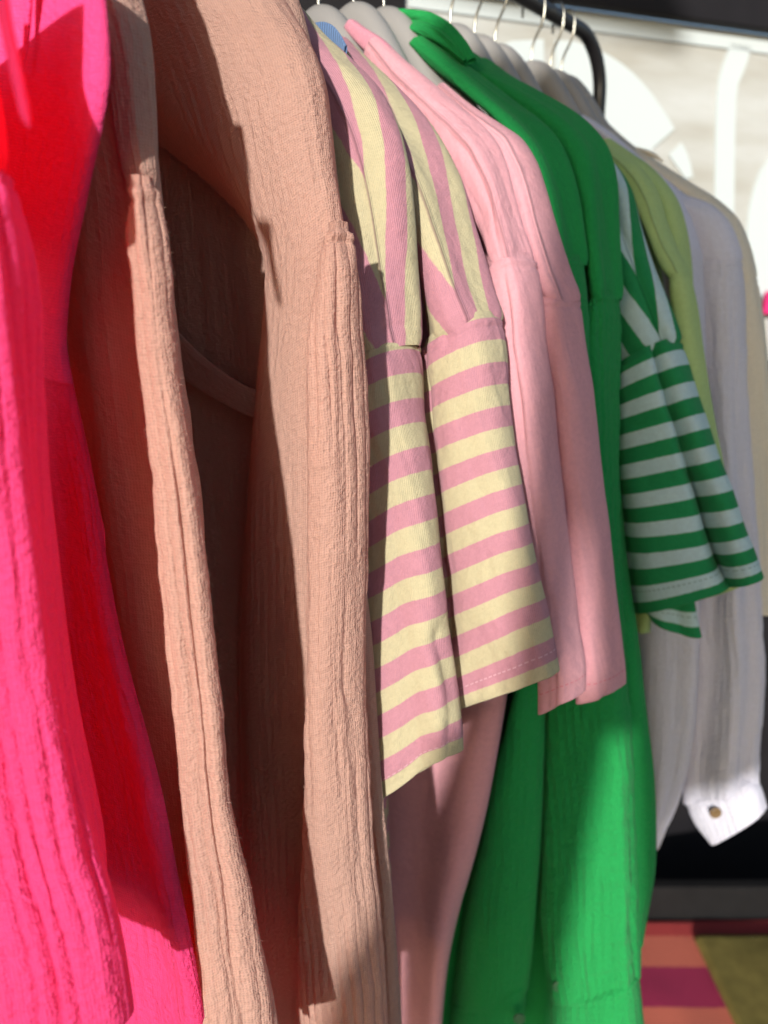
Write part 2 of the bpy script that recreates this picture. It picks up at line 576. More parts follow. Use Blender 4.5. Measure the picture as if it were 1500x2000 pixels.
M_green = cloth('green_muslin', GREEN, 0.14, 'muslin', rib=0.9)
M_greens = cloth('green_muslin_smooth', GREEN, 0.14, 'muslin', rib=0.15)
M_lime = cloth('lime_jersey', (0.43, 0.58, 0.24), 0.15, 'jersey')
M_white = cloth('white_muslin', (0.79, 0.785, 0.90), 0.25, 'muslin', rib=0.9)
M_whites = cloth('white_muslin_smooth', (0.80, 0.795, 0.92), 0.25, 'muslin', rib=0.12)
M_cream = cloth('cream_muslin', (0.80, 0.74, 0.62), 0.2, 'muslin', rib=0.2)
PSEW = (0.62, 0.36, 0.41)
M_stripe = cloth('pink_yellow_striped_jersey', SPINK, 0.14, 'jersey', pattern=stripes(SYEL, 0.0305, 0.5, 0.64), hem=(0.013, 0.0, PSEW))
M_stripe2 = cloth('pink_yellow_striped_jersey_narrow', SPINK, 0.14, 'jersey', pattern=stripes(SYEL, 0.0262, 0.5, 0.56), hem=(0.0135, 0.0, PSEW))
M_stripe_y = cloth('pink_yellow_striped_jersey_bias', SPINK, 0.14, 'jersey', pattern=stripes(SYEL, 0.0235, 0.5, 0.25, (0.62, 0.17, 0.95)), seam=True)
GSW = (0.50, 0.66, 0.68)
M_gs = cloth('green_white_striped_jersey', (0.02, 0.25, 0.085), 0.12, 'jersey', pattern=stripes(GSW, 0.0253, 0.48, 0.06), hem=(0.016, 0.0, (0.25, 0.40, 0.38)))
M_gs_y = cloth('green_white_striped_jersey_bias', (0.02, 0.25, 0.085), 0.12, 'jersey', pattern=stripes(GSW, 0.026, 0.5, 0.3, (0.90, 0.24, 0.93)), seam=True)
M_pinkh = cloth('pale_pink_jersey_hemmed', PINKT, 0.14, 'jersey', hem=(0.014, 0.0, (0.70, 0.22, 0.26)))
M_pinky = cloth('pale_pink_jersey_seamed', PINKT, 0.14, 'jersey', seam=True)
M_limey = cloth('lime_jersey_seamed', (0.43, 0.58, 0.24), 0.15, 'jersey', seam=True)
M_hanger = plain('grey_hanger_plastic', (0.27, 0.26, 0.25), 0.42, 0.4)
M_chrome = plain('hook_steel', (0.36, 0.35, 0.30), 0.3, 0.5, metal=1.0)
M_black = plain('black_powder_coat', (0.012, 0.011, 0.012), 0.35, 0.5)
M_dark = plain('dark_tarpaulin', (0.010, 0.009, 0.011), 0.7, 0.2, noise=6)
M_button = plain('brown_horn_button', (0.16, 0.10, 0.045), 0.35, 0.5, noise=90)
M_gbutton = plain('green_button', (0.05, 0.16, 0.07), 0.3, 0.5)

exec_parts = []
# ------------------------------------------------------------------ the setting
def sheet(name, pts, mat, kind='structure'):
    o = mesh_obj(name, pts, [tuple(range(len(pts)))], mat, None, smooth=False)
    o['kind'] = kind
    return o

M_ground = plain('paving', (0.20, 0.19, 0.18), 0.85, 0.2, noise=5, bump=0.004)
sheet('ground', [(-150, -150, 0), (150, -150, 0), (150, 150, 0), (-150, 150, 0)], M_ground)

# banner wall: a plane turned 18 degrees to the picture
YAW = math.radians(18)
WD = np.array([math.cos(YAW), math.sin(YAW), 0])
WN = np.array([math.sin(YAW), -math.cos(YAW), 0])      # towards the camera
W0 = np.array([0.75, 1.60, 0])
def PW(x, y, off=0.0):
    r = (x - 750) / FPX * RT + (1000 - y) / FPX * UPV + FW
    k = ((W0 + WN * off - CAM) @ WN) / (r @ WN)
    return CAM + r * k
def wall_pt(a, z, off=0.0):
    return W0 + WD * a + WN * off + ZD * z

def proj(p):
    d = np.asarray(p) - CAM
    z = d @ FW
    return 750 + FPX * (d @ RT) / z, 1000 - FPX * (d @ UPV) / z

# unseen curtain added behind the rack, parallel to it, to block back light
def rail_pt(t, s, z):
    return UD * t + VD * s + ZD * z
M_curt = plain('light_block_cloth', (0.05, 0.03, 0.03), 0.9, 0.1, noise=12)
cv, cf = [], []
NCV = 120
for i in range(NCV + 1):
    tq = -1.2 + 1.95 * i / NCV
    sq = 0.98 + 0.012 * math.sin(i * 0.9) + 0.006 * math.sin(i * 2.3)
    cv += [rail_pt(tq, sq, 0.02), rail_pt(tq, sq, 2.3), rail_pt(tq, sq + 0.004, 0.02), rail_pt(tq, sq + 0.004, 2.3)]
for i in range(NCV):
    a = i * 4
    cf += [(a, a + 4, a + 5, a + 1), (a + 2, a + 3, a + 7, a + 6)]
o = mesh_obj('light_block_curtain', cv, cf, M_curt)
o['label'] = 'unseen dark curtain added behind the clothes rack to block light from the back'
o['category'] = 'light blocker'

# banner wall
def banner_mat():
    m, n, l = mat_new('beige_marbled_banner')
    k = NB(m)
    tc = n.new('ShaderNodeTexCoord')
    mp = n.new('ShaderNodeMapping')
    mp.inputs['Rotation'].default_value = (0, math.radians(-38), 0)
    mp.inputs['Scale'].default_value = (1.5, 1, 7)
    l.new(tc.outputs['Object'], mp.inputs[0])
    a = k.noise(mp.outputs[0], 2.2, 5, 0.55)
    c = k.mix(k.ramp(a, 0.30, 0.68), (0.33, 0.32, 0.28), (0.45, 0.465, 0.455))
    pb = n.new('ShaderNodeBsdfPrincipled')
    l.new(c, pb.inputs['Base Color'])
    pb.inputs['Roughness'].default_value = 0.75
    pb.inputs['Specular IOR Level'].default_value = 0.2
    out = n.new('ShaderNodeOutputMaterial')
    l.new(pb.outputs[0], out.inputs[0])
    return m
M_banner = banner_mat()
M_letter = plain('banner_white', (0.48, 0.53, 0.535), 0.7, 0.2)

zt = PW(1320, 46)[2]
zb = 1.42
a0, a1 = -0.75, 1.9
ban = thing('banner', 'beige marbled banner with big white letter shapes behind the rack', 'banner', tuple(wall_pt(0.5, zb)))
mesh_obj('cloth', [wall_pt(a0, zb), wall_pt(a1, zb), wall_pt(a1, zt), wall_pt(a0, zt),
                   wall_pt(a0, zb, -0.004), wall_pt(a1, zb, -0.004), wall_pt(a1, zt, -0.004), wall_pt(a0, zt, -0.004)],
         [(0, 1, 2, 3), (7, 6, 5, 4), (0, 4, 5, 1), (1, 5, 6, 2), (2, 6, 7, 3), (3, 7, 4, 0)], M_banner, ban, smooth=False)
def plate(name, px, off=0.004):
    f_ = [PW(x, y, off) for x, y in px]
    b_ = [p - WN * (off - 0.0005) for p in f_]
    nn = len(px)
    F = [tuple(range(nn))[::-1], tuple(range(nn, 2 * nn))] + [(i, (i + 1) % nn, nn + (i + 1) % nn, nn + i) for i in range(nn)]
    return mesh_obj(name, f_ + b_, F, M_letter, ban, smooth=False)
bw = 0.030
mesh_obj('border', [wall_pt(a0, zt - bw, .004), wall_pt(a1, zt - bw, .004), wall_pt(a1, zt, .004), wall_pt(a0, zt, .004)], [(0, 1, 2, 3)], M_letter, ban, smooth=False)
plate('letter', [(960, 95), (1000, 80), (1062, 76), (1066, 340), (960, 340)])
plate('letter', [(1085, 78), (1120, 80), (1160, 93), (1190, 108), (1214, 124), (1236, 142), (1256, 162), (1275, 185), (1292, 210), (1308, 234), (1318, 252), (1275, 290), (1262, 345), (1088, 345)])
plate('letter', [(1307, 303), (1331, 278), (1341, 296), (1349, 320), (1354, 345), (1340, 350)])
plate('letter', [(1428, 84), (1466, 92), (1462, 115), (1452, 142), (1442, 165), (1438, 195), (1436, 260), (1434, 420), (1396, 420), (1398, 260), (1400, 190), (1404, 155), (1412, 128)])
plate('letter', [(1600, 290), (1530, 292), (1503, 308), (1485, 335), (1472, 370), (1463, 410), (1459, 450), (1461, 500), (1470, 545), (1490, 585), (1600, 600)])

# dark beam of the stall roof above the banner, and the dark side wall under it
beam = box('roof_beam', wall_pt(a0 - 1.4, zt - 0.002, 0.008), WD * 4.2, WN * 0.025, ZD * 0.30, M_dark, bevel=0.004)
beam['label'] = 'black roof beam along the top of the beige banner'
beam['category'] = 'beam'
bp = box('stall_partition', wall_pt(a0 - 1.5, 0.0, -0.05), WD * 1.5, WN * 0.045, ZD * (zt + 0.3), M_dark)
bp['label'] = 'black partition of the stall left of the banner, behind the grey hangers'
bp['category'] = 'wall'
sw = box('side_wall', wall_pt(a0 + 0.003, 0.0, -0.05), WD * 2.8, WN * 0.045, ZD * zb, M_dark)
sw['label'] = 'black side wall of the stall below the banner'
sw['category'] = 'wall'

mc = box('magenta_cloth', PW(1487, 614, 0.02), WD * 0.045, WN * 0.012, ZD * 0.045, plain('magenta_cotton', (0.60, 0.03, 0.16), 0.9, 0.1, noise=40), bevel=0.004)
mc['label'] = 'small piece of magenta cloth at the right edge under the banner letter'
mc['category'] = 'cloth'

# low bench with a striped blanket and an olive cloth
ZB = 0.30
M_board = plain('dark_grey_board', (0.009, 0.0085, 0.009), 0.8, 0.15, noise=18)
yb = PZ(1320, 1795, ZB)[1]
bench = thing('display_bench', 'low dark bench under the blanket at the bottom right', 'bench', (0.75, yb - 0.2, 0))
box('seat', (0.30, yb - 0.62, ZB - 0.05), np.array([1.3, 0, 0]), np.array([0, 0.62, 0]), np.array([0, 0, 0.042]), M_board, bench, bevel=0.003)
box('backboard', (0.30, yb + 0.002, 0.02), np.array([1.3, 0, 0]), np.array([0, 0.025, 0]), np.array([0, 0, ZB + 0.055]), M_board, bench, bevel=0.003)
for xx in (0.33, 1.52):
    for yy in (yb - 0.58, yb - 0.06):
        box('leg', (xx, yy, 0), np.array([0.045, 0, 0]), np.array([0, 0.045, 0]), np.array([0, 0, ZB - 0.052]), M_board, bench)

def blanket_mat():
    m, n, l = mat_new('striped_blanket')
    k = NB(m)
    tc = n.new('ShaderNodeTexCoord')
    sp = n.new('ShaderNodeSeparateXYZ')
    l.new(tc.outputs['Object'], sp.inputs[0])
    rp = n.new('ShaderNodeValToRGB')
    rp.color_ramp.interpolation = 'CONSTANT'
    ys = [PZ(1330, q, ZB)[1] for q in (2090, 1968, 1888, 1828, 1800)]
    lo, hi = ys[0] - 0.3, ys[-1] + 0.02
    x = k.ramp(k.math('ADD', sp.outputs[1], k.math('MULTIPLY', k.noise(tc.outputs['Object'], 60, 2), 0.004)), lo, hi)
    cols = [(0.30, 0.012, 0.05), (0.62, 0.10, 0.055), (0.30, 0.012, 0.05), (0.62, 0.10, 0.055), (0.40, 0.03, 0.03)]
    els = rp.color_ramp.elements
    pos = [0.0] + [(q - lo) / (hi - lo) for q in ys[0:4]]
    cols = [(0.70, 0.17, 0.11), (0.70, 0.17, 0.11), (0.40, 0.018, 0.085), (0.70, 0.17, 0.11), (0.50, 0.05, 0.05)]
    els[0].position, els[0].color = pos[0], (*cols[0], 1)
    els[1].position, els[1].color = pos[1], (*cols[1], 1)
    for p_, c_ in zip(pos[2:], cols[2:]):
        e = els.new(p_)
        e.color = (*c_, 1)
    l.new(x, rp.inputs[0])
    wv = k.math('SINE', k.math('MULTIPLY', k.math('ADD', sp.outputs[0], sp.outputs[1]), 1500))
    pb = n.new('ShaderNodeBsdfPrincipled')
    l.new(k.mix(k.ramp(wv, -1, 3), rp.outputs[0], (0.02, 0.01, 0.01)), pb.inputs['Base Color'])
    pb.inputs['Roughness'].default_value = 0.95
    bm_ = n.new('ShaderNodeBump')
    bm_.inputs['Distance'].default_value = 0.0006
    l.new(wv, bm_.inputs['Height'])
    l.new(bm_.outputs[0], pb.inputs['Normal'])
    out = n.new('ShaderNodeOutputMaterial')
    l.new(pb.outputs[0], out.inputs[0])
    return m

def cloth_slab(name, px, z, th, mat, label, cat, seed):
    """folded cloth lying flat: a gently uneven slab with a rounded rim"""
    c = [PZ(x, y, z) for x, y in px]          # back left, back right, front right, front left
    n1, n2 = 60, 40
    V = []
    for j in range(n2 + 1):
        for i in range(n1 + 1):
            a, b = i / n1, j / n2
            p = (c[0] * (1 - a) + c[1] * a) * (1 - b) + (c[3] * (1 - a) + c[2] * a) * b
            ed = min(a, 1 - a, b, 1 - b)
            h = th * min(1, (ed * 40) ** 0.5) + 0.004 * vnoise(np.array(p[0] * 14 + seed), np.array(p[1] * 14 + 3.0))
            V.append(p + ZD * (max(h, 0.0005) - 0.0))
    F = [(j * (n1 + 1) + i, (j + 1) * (n1 + 1) + i, (j + 1) * (n1 + 1) + i + 1, j * (n1 + 1) + i + 1) for j in range(n2) for i in range(n1)]
    o = mesh_obj(name, V, F, mat)
    o['label'] = label
    o['category'] = cat
    return o
cloth_slab('striped_blanket', [(1150, 1800), (1600, 1794), (1800, 2180), (1050, 2180)], ZB - 0.006, 0.008, blanket_mat(),
           'blanket with coral and magenta stripes spread on the low bench', 'blanket', 2)
M_olive = plain('olive_cotton', (0.17, 0.135, 0.04), 0.95, 0.1, noise=25)
cloth_slab('olive_cloth', [(1353, 1830), (1640, 1824), (1800, 2180), (1520, 2180)], ZB + 0.004, 0.012, M_olive,
           'olive green folded cloth lying over the striped blanket', 'cloth', 9)

# added out-of-view canvas, cut to the wanted shadow outline; shades the far rack end
M_blocker = plain('blocker_canvas', (0.10, 0.10, 0.11), 0.9, 0.1, noise=4)
def sunline(p, y):
    return p + SUN_D * ((y - p[1]) / SUN_D[1])
BLOCK_Y = -0.35
def shade_panel(name, marks, parent):
    f_ = [sunline(P(x, y, t), BLOCK_Y) for x, y, t in marks]
    b_ = [p - np.array([0, 0.006, 0]) for p in f_]
    nn = len(f_)
    F = [tuple(range(nn)), tuple(range(nn, 2 * nn))[::-1]] + [(i, nn + i, nn + (i + 1) % nn, (i + 1) % nn) for i in range(nn)]
    return mesh_obj(name, f_ + b_, F, M_blocker, parent, smooth=False), f_
blk = thing('sun_blocker', 'grey canvas shape added behind the camera to shade the far garments, out of view', 'sun_blocker', (1, BLOCK_Y, 0))
_, fpts = shade_panel('shade_panel', [(780, -80, .447), (830, 30, .447), (880, 74, .447), (970, 145, .447), (1030, 212, .447), (1050, 300, .447), (1066, 400, .447), (1088, 560, .447), (1124, 860, .447), (1152, 1150, .447), (1166, 1330, .447),
              (1136, 1390, .447), (1040, 1368, .44), (985, 1335, .44), (905, 1362, .43), (878, 1470, .43), (840, 1575, .43), (795, 1640, .43), (775, 1720, .43), (770, 2100, .43),
              (1075, 2100, .55), (1105, 1850, .545), (1150, 1620, .545), (1190, 1430, .545), (1236, 1450, .555), (1250, 1800, .56), (1266, 2100, .56), (1340, 2100, .72), (1312, 1650, .72), (1345, 1550, .77),
              (1480, 1512, .78), (1620, 1512, .79), (1620, 200, .79), (1250, -80, .79)], blk)
for xx in (fpts[0][0] + 0.12, fpts[0][0] + 1.6):
    sweep('post', [(xx, BLOCK_Y - 0.03, 0), (xx, BLOCK_Y - 0.03, 1.95)], 0.018, M_black, blk)
rf = box('sky_block_roof', (-2.2, -0.35, 2.45), np.array([2.25, 0, 0]), np.array([0, 2.3, 0]), np.array([0, 0, 0.03]), M_dark)  # unseen slab, added to keep skylight out of the gaps between near garments
rf['label'] = 'unseen dark roof slab added over the near end of the clothes rail to block skylight'
rf['category'] = 'roof'

# ------------------------------------------------------------------ rail and hangers
Z_RAIL, R_RAIL = 1.808, 0.0075
rack = thing('clothes_rail', 'black steel clothes rail with a rounded end carrying all the hangers', 'clothes rail', tuple(rail_pt(0.3, S_RAIL, 0)))
T_END, RB = 0.895, 0.055
pts = [rail_pt(-0.35, S_RAIL, 0.03), rail_pt(-0.35, S_RAIL, Z_RAIL - RB)]
for i in range(1, 9):
    a = math.pi / 2 * i / 8
    pts.append(rail_pt(-0.35 + RB * (1 - math.cos(a)), S_RAIL, Z_RAIL - RB + RB * math.sin(a)))
pts.append(rail_pt(T_END - RB, S_RAIL, Z_RAIL))
for i in range(1, 11):
    a = math.pi / 2 * i / 10
    pts.append(rail_pt(T_END - RB + RB * math.sin(a), S_RAIL, Z_RAIL - RB + RB * math.cos(a)))
pts.append(rail_pt(T_END, S_RAIL, 0.03))
sweep('rail', pts, R_RAIL, M_black, rack, 16)
for tq in (-0.35, T_END):
    sweep('foot', [rail_pt(tq, S_RAIL - 0.25, 0.02), rail_pt(tq, S_RAIL + 0.25, 0.02)], 0.012, M_black, rack)

HANG = [(0.0, 0.0), (0.012, -0.001), (0.03, -0.016), (0.062, -0.064), (0.093, -0.087), (0.116, -0.106), (0.130, -0.120), (0.140, -0.136)]
def hook_t(px):
    ts = np.linspace(0.4, 0.95, 400)
    xs = [proj(rail_pt(q, S_RAIL, 1.757))[0] for q in ts]
    return float(np.interp(px, xs, ts))
def hanger(t, label, s0=S_RAIL, dz=0.0, lean=0.0):
    zb_ = 1.757 + dz
    h = thing('hanger', label, 'hanger', tuple(rail_pt(t, s0, zb_)), 'grey plastic hangers along the rail')
    ds = np.linspace(0, 0.140, 30)
    zz = np.interp(ds, [q[0] for q in HANG], [q[1] for q in HANG])
    zz = np.convolve(np.r_[[zz[0]] * 2, zz, [zz[-1]] * 2], np.ones(5) / 5, 'valid')
    S = np.r_[-ds[::-1], ds[1:]]
    Zc = np.r_[zz[::-1], zz[1:]]
    V, F = [], []
    ns = 18
    for i, (s_, z_) in enumerate(zip(S, Zc)):
        w_ = 1 - 0.35 * (abs(s_) / 0.158) ** 6
        hh, tt_ = 0.021 * w_, 0.0115 * w_
        if i in (0, len(S) - 1):
            hh, tt_ = 0.004, 0.004
        for k in range(ns):
            a = 2 * math.pi * k / ns
            c_, s2 = math.cos(a), math.sin(a)
            q = abs(c_) ** 0.75 * (1 if c_ > 0 else -1)
            V.append(rail_pt(t + tt_ * s2 + lean * s_, s0 + s_, zb_ + z_ - 0.021 + hh * q))
    nS = len(S)
    for i in range(nS - 1):
        for k in range(ns):
            F.append((i * ns + k, i * ns + (k + 1) % ns, (i + 1) * ns + (k + 1) % ns, (i + 1) * ns + k))
    F += [tuple(range(ns)), tuple(range((nS - 1) * ns, nS * ns))[::-1]]
    mesh_obj('body', V, F, M_hanger, h)
    zr = Z_RAIL - zb_
    hk = [(0, -0.01), (0, 0.008), (-0.003, 0.018), (-0.009, 0.028), (-0.0125, 0.038), (-0.0125, zr), (-0.0095, zr + 0.007), (-0.004, zr + 0.0095),
          (0.003, zr + 0.0097), (0.009, zr + 0.007), (0.0125, zr), (0.0125, zr - 0.010)]
    hp = []
    for i in range(len(hk) - 1):
        for q in np.linspace(0, 1, 4, endpoint=False):
            i0, i3 = max(i - 1, 0), min(i + 2, len(hk) - 1)
            p0, p1, p2, p3 = [np.array(hk[m_]) for m_ in (i0, i, i + 1, i3)]
            hp.append(0.5 * (2 * p1 + (p2 - p0) * q + (2 * p0 - 5 * p1 + 4 * p2 - p3) * q * q + (3 * p1 - p0 - 3 * p2 + p3) * q ** 3))
    hp.append(np.array(hk[-1]))
    sweep('hook', [rail_pt(t + 0.10 * (q[1] / 0.05) * lean, s0 + q[0], zb_ + q[1]) for q in hp], 0.0012, M_chrome, h, 8)
    return h

# ------------------------------------------------------------------ garments
def Lp(R, t, w_, dz=0.0):
    p = P(R[0], R[1], t) + VD * w_ + ZD * dz
    x, y = proj(p)
    return (x, y, R[0], R[1])

RB_A = (0.0009, 0.0085, 0.0075)      # crinkles of the double gauze: height, spacing, ticks

# --- hot pink muslin blouse, nearest, sleeve in the sun
A_T = 0.108
g = thing('hot_pink_blouse', 'hot pink crinkled muslin blouse at the left edge with its sleeve in full sun', 'blouse', root_at(-150, 300, A_T))
RA = [(28, 262), (52, 330), (66, 400), (84, 510), (96, 620), (108, 800), (122, 950), (145, 1150), (165, 1320), (190, 1470), (220, 1620), (255, 1770), (285, 1900), (302, 2010), (318, 2150)]
tube('sleeve', g, M_hot, [Lp(q, A_T, 0.11 + 0.12 * i / 14, -0.012) for i, q in enumerate(RA)], A_T, 0.030, 400, 420, 2.1, drape=[(5, 0.004, 0.5, 2.0, 0.0)],
     ribs=(0.0034, 0.0078, 0.014), tickw=0.05, seam_top=True, seed=1, hem=False, gather=(0.002, 0.006, 0.0, 0.08))
RY = [(-62, -340), (-54, -220), (-46, -110), (-20, 0), (4, 90), (16, 160), (24, 220), (29, 262)]
tube('yoke', g, M_hotg, [Lp(q, A_T, 0.20, -0.03) for q in RY], A_T, 0.018, 120, 100, 2.3, seed=2, hem=False, crumple=0.001)
torso(g, M_hot, [(-190, 380), (-160, 720), (-140, 1000), (-110, 1300), (-60, 1800), (0, 2300), (60, 2700)], A_T + 0.012, 0.008, seed=3, ribs=(0.0006, 0.008, 0.01))
tube('collar', g, M_hotg, [(-40, -60, 10, -70), (-8, 20, 22, 30), (14, 120, 38, 110), (30, 190, 52, 178), (44, 236, 61, 232), (54, 250, 60, 249)], 0.110, 0.0014, 64, 90, 2.2, hem=False, seed=4)

# --- second hot pink blouse, smooth, glowing in the shade
B_T = 0.165
g = thing('hot_pink_blouse', 'second hot pink blouse from the left, its smooth red front in the shade', 'blouse', root_at(100, -200, B_T))
RBB = [(196, -80), (208, 20), (214, 100), (213, 170), (200, 250), (181, 340), (162, 430), (145, 510), (134, 600), (131, 680), (143, 750), (160, 830), (186, 950), (210, 1100),
       (235, 1230), (262, 1340), (290, 1440), (320, 1560), (346, 1700), (371, 1820), (390, 1920), (403, 2010), (424, 2160), (470, 2500)]
torso(g, M_hotp, RBB[:11], B_T, 0.006, seed=5, folds=(5, 0.002), name='yoke', zdrop=0.10)
torso(g, M_hot, RBB[9:], B_T, 0.007, seed=6, folds=(7, 0.003), ribs=(0.0014, 0.006, 0.012), name='torso', zdrop=0.0)
tube('placket', g, M_hotp, [(44, -80, 66, -80), (45, 0, 64, 0), (46, 70, 58, 72), (42, 120, 50, 125), (38, 150, 42, 152)], 0.157, 0.0014, 48, 60, 2.2, hem=False, seed=7)

# --- peach muslin blouse, first
C_T = 0.18
g = thing('peach_muslin_blouse', 'peach muslin blouse beside the hot pink ones, its long narrow sleeve in the sun', 'blouse', root_at(250, -60, C_T))
tube('yoke', g, M_peachs, [(-80, -430, 160, -420), (40, -230, 222, -230), (120, -120, 262, -110), (160, -20, 276, -30), (190, 40, 289, 30), (208, 110, 298, 100), (220, 200, 304, 200), (232, 290, 307, 290), (246, 366, 309, 358)],
     C_T + 0.012, 0.016, 150, 160, 2.4, hem=False, seed=8, ribs=(0.0005, 0.009, 0.02), crumple=0.0012)
tube('sleeve', g, M_peach, [(244, 366, 313, 360), (250, 440, 322, 450), (262, 540, 336, 560), (272, 667, 346, 667), (296, 840, 372, 850), (308, 950, 390, 960), (320, 1060, 409, 1120), (344, 1290, 428, 1300),
     (358, 1420, 440, 1420), (366, 1530, 446, 1520), (379, 1650, 465, 1640), (390, 1750, 490, 1740), (398, 1850, 506, 1840), (403, 1935, 524, 1930), (406, 2010, 535, 2010), (412, 2160, 560, 2160)],
     C_T + 0.003, 0.017, 240, 460, 2.5, drape=[(3, 0.0025, 0.4, 3.0, 0.0)], ribs=(0.0021, 0.0070, 0.009), seam_top=True, seed=9, hem=False, gather=(0.0016, 0.007, 0.0, 0.07), grooves=[(30, 9, 0.0028, 0.1, 1.2, -12)])
torso(g, M_peach, [(215, -200), (250, -60), (278, 80), (292, 300), (312, 500), (345, 800), (385, 1100), (415, 1400), (455, 1700), (490, 1950), (515, 2160)], C_T + 0.014, 0.014, ztop=1.82, seed=10, folds=(11, 0.004), ribs=(0.0008, 0.009, 0.012))

# --- peach muslin blouse, second
D_T = 0.29
g = thing('peach_muslin_blouse', 'peach muslin blouse with a wide dark front, its sleeve beside the striped shirts', 'blouse', root_at(450, -150, D_T))
tube('front_panel', g, M_peach, [(20, -160, 420, -190), (60, -40, 500, -110), (130, 100, 575, 0), (250, 250, 616, 72), (370, 350, 640, 142), (450, 430, 650, 225), (505, 520, 658, 320), (506, 620, 672, 430), (496, 720, 668, 560), (484, 860, 655, 760), (474, 1000, 650, 950),
     (466, 1150, 650, 1130), (463, 1300, 650, 1300), (465, 1450, 650, 1450), (468, 1600, 650, 1600), (474, 1800, 650, 1800), (492, 2000, 650, 2000), (505, 2160, 650, 2160)],
     D_T, 0.030, 300, 560, 2.2, hem=False, seed=11, ribs=(0.0009, 0.0080, 0.012), feather=True, bprof=[(0, 0.034), (0.12, 0.030), (0.22, 0.022), (0.30, 0.014), (1, 0.012)])
tube('sleeve', g, M_peach, [(633, 466, 689, 440), (622, 560, 698, 520), (612, 640, 704, 600), (608, 720, 713, 690), (607, 800, 718, 770), (608, 900, 721, 880), (610, 1000, 720, 985), (609, 1100, 718, 1080), (608, 1200, 715, 1190), (608, 1333, 713, 1320),
     (604, 1450, 716, 1440), (602, 1550, 719, 1545), (597, 1667, 723, 1667), (590, 1780, 732, 1770), (586, 1900, 742, 1900), (580, 2010, 749, 2010), (574, 2160, 760, 2160)],
     D_T - 0.012, 0.019, 300, 560, 2.7, drape=[(3, 0.0015, 2.0, 2.0, 0.1)], ribs=(0.0021, 0.0078, 0.009), seam_top=True, seed=12, hem=False, gather=(0.0016, 0.007, 0.0, 0.10),
     grooves=[(22, 7, 0.0022, 0.0, 0.6, 6), (2, 7, 0.0022, 0.3, 1.2, 8)])
torso(g, M_peach, [(520, -110), (575, 0), (600, 90), (640, 250), (672, 500), (690, 800), (709, 1080), (728, 1260), (737, 1400), (748, 1560), (762, 1700), (775, 1850), (784, 2010), (795, 2160)], D_T + 0.022, 0.019, ztop=1.80, seed=14, folds=(9, 0.004), ribs=(0.0008, 0.008, 0.012))
tube('yoke_band', g, M_peachs, [(300, 720, 310, 560), (360, 775, 365, 630), (420, 806, 425, 690), (480, 834, 484, 730), (540, 850, 545, 755)], D_T - 0.004, 0.0035, 60, 90, 3.0, hem=False, seed=15, ribs=(0.0004, 0.008, 0.01))

# --- blue shirt of which only the ribbed collar shows
g = thing('blue_shirt', 'denim blue shirt of which only the ribbed collar shows above the striped shoulder', 'shirt', root_at(640, 60, 0.372))
tube('collar', g, M_bluerib, [(596, 92, 596, 34), (612, 94, 612, 29), (630, 98, 632, 25), (648, 104, 651, 33), (662, 112, 665, 52), (672, 122, 678, 78)], 0.372, 0.006, 60, 60, 2.6, hem=False)
torso(g, plain('blue_knit', (0.12, 0.20, 0.36), 0.9, 0.1), [(640, 90), (660, 200), (680, 500), (690, 900), (700, 1500), (700, 2150)], 0.372, 0.005, seed=16)

# --- pink and yellow striped T-shirts
HS = (0.0175, None, (0.86, 0.52, 0.60))
E_T = 0.348
g = thing('striped_tshirt', 'pink and yellow striped T-shirt right behind the peach sleeve, its sleeve hanging lower', 'T-shirt', root_at(640, 60, E_T), 'pink and yellow striped T-shirts')
tube('yoke', g, M_stripe_y, [(520, 20, 590, 0), (550, 70, 640, 56), (580, 140, 700, 98), (615, 220, 748, 152), (640, 310, 781, 222), (655, 400, 798, 300), (668, 500, 807, 400), (684, 590, 813, 500), (700, 660, 820, 585), (716, 704, 823, 630)],
     E_T, 0.022, 140, 200, 2.3, phis=[95, 75, 62, 45, 25], hem=False, seed=17, tilt=(0, 34), crumple=0.0006, drape=[(3, 0.003, 1, 2, 0.1)])
tube('sleeve', g, M_stripe, [(690, 716, 825, 634), (686, 780, 829, 700), (688, 860, 833, 780), (692, 950, 846, 870), (698, 1060, 857, 980), (704, 1150, 866, 1080), (708, 1240, 874, 1170), (712, 1320, 882, 1250), (714, 1400, 891, 1320), (714, 1480, 900, 1400), (712, 1568, 902, 1462)],
     E_T, 0.026, 160, 260, 2.4, drape=[(3, 0.004, 1.0, 1.0, 0.1), (5, 0.002, 0, 1, 0.2)], seam_top=True, seed=18, vend=True, crumple=0.0015, grooves=[(8, 14, 0.006, 0.55, 1.4, -5)], gather=(0.0006, 0.006, 0, 0.02), tilt=(34, 6))
torso(g, M_stripe, [(600, 100), (650, 300), (680, 600), (690, 900), (700, 1300), (712, 1600), (720, 1900), (725, 2150)], E_T + 0.004, 0.012, seed=19)
hanger(E_T + 0.004, dz=-0.045, label='grey plastic hanger inside the lower pink and yellow striped T-shirt')

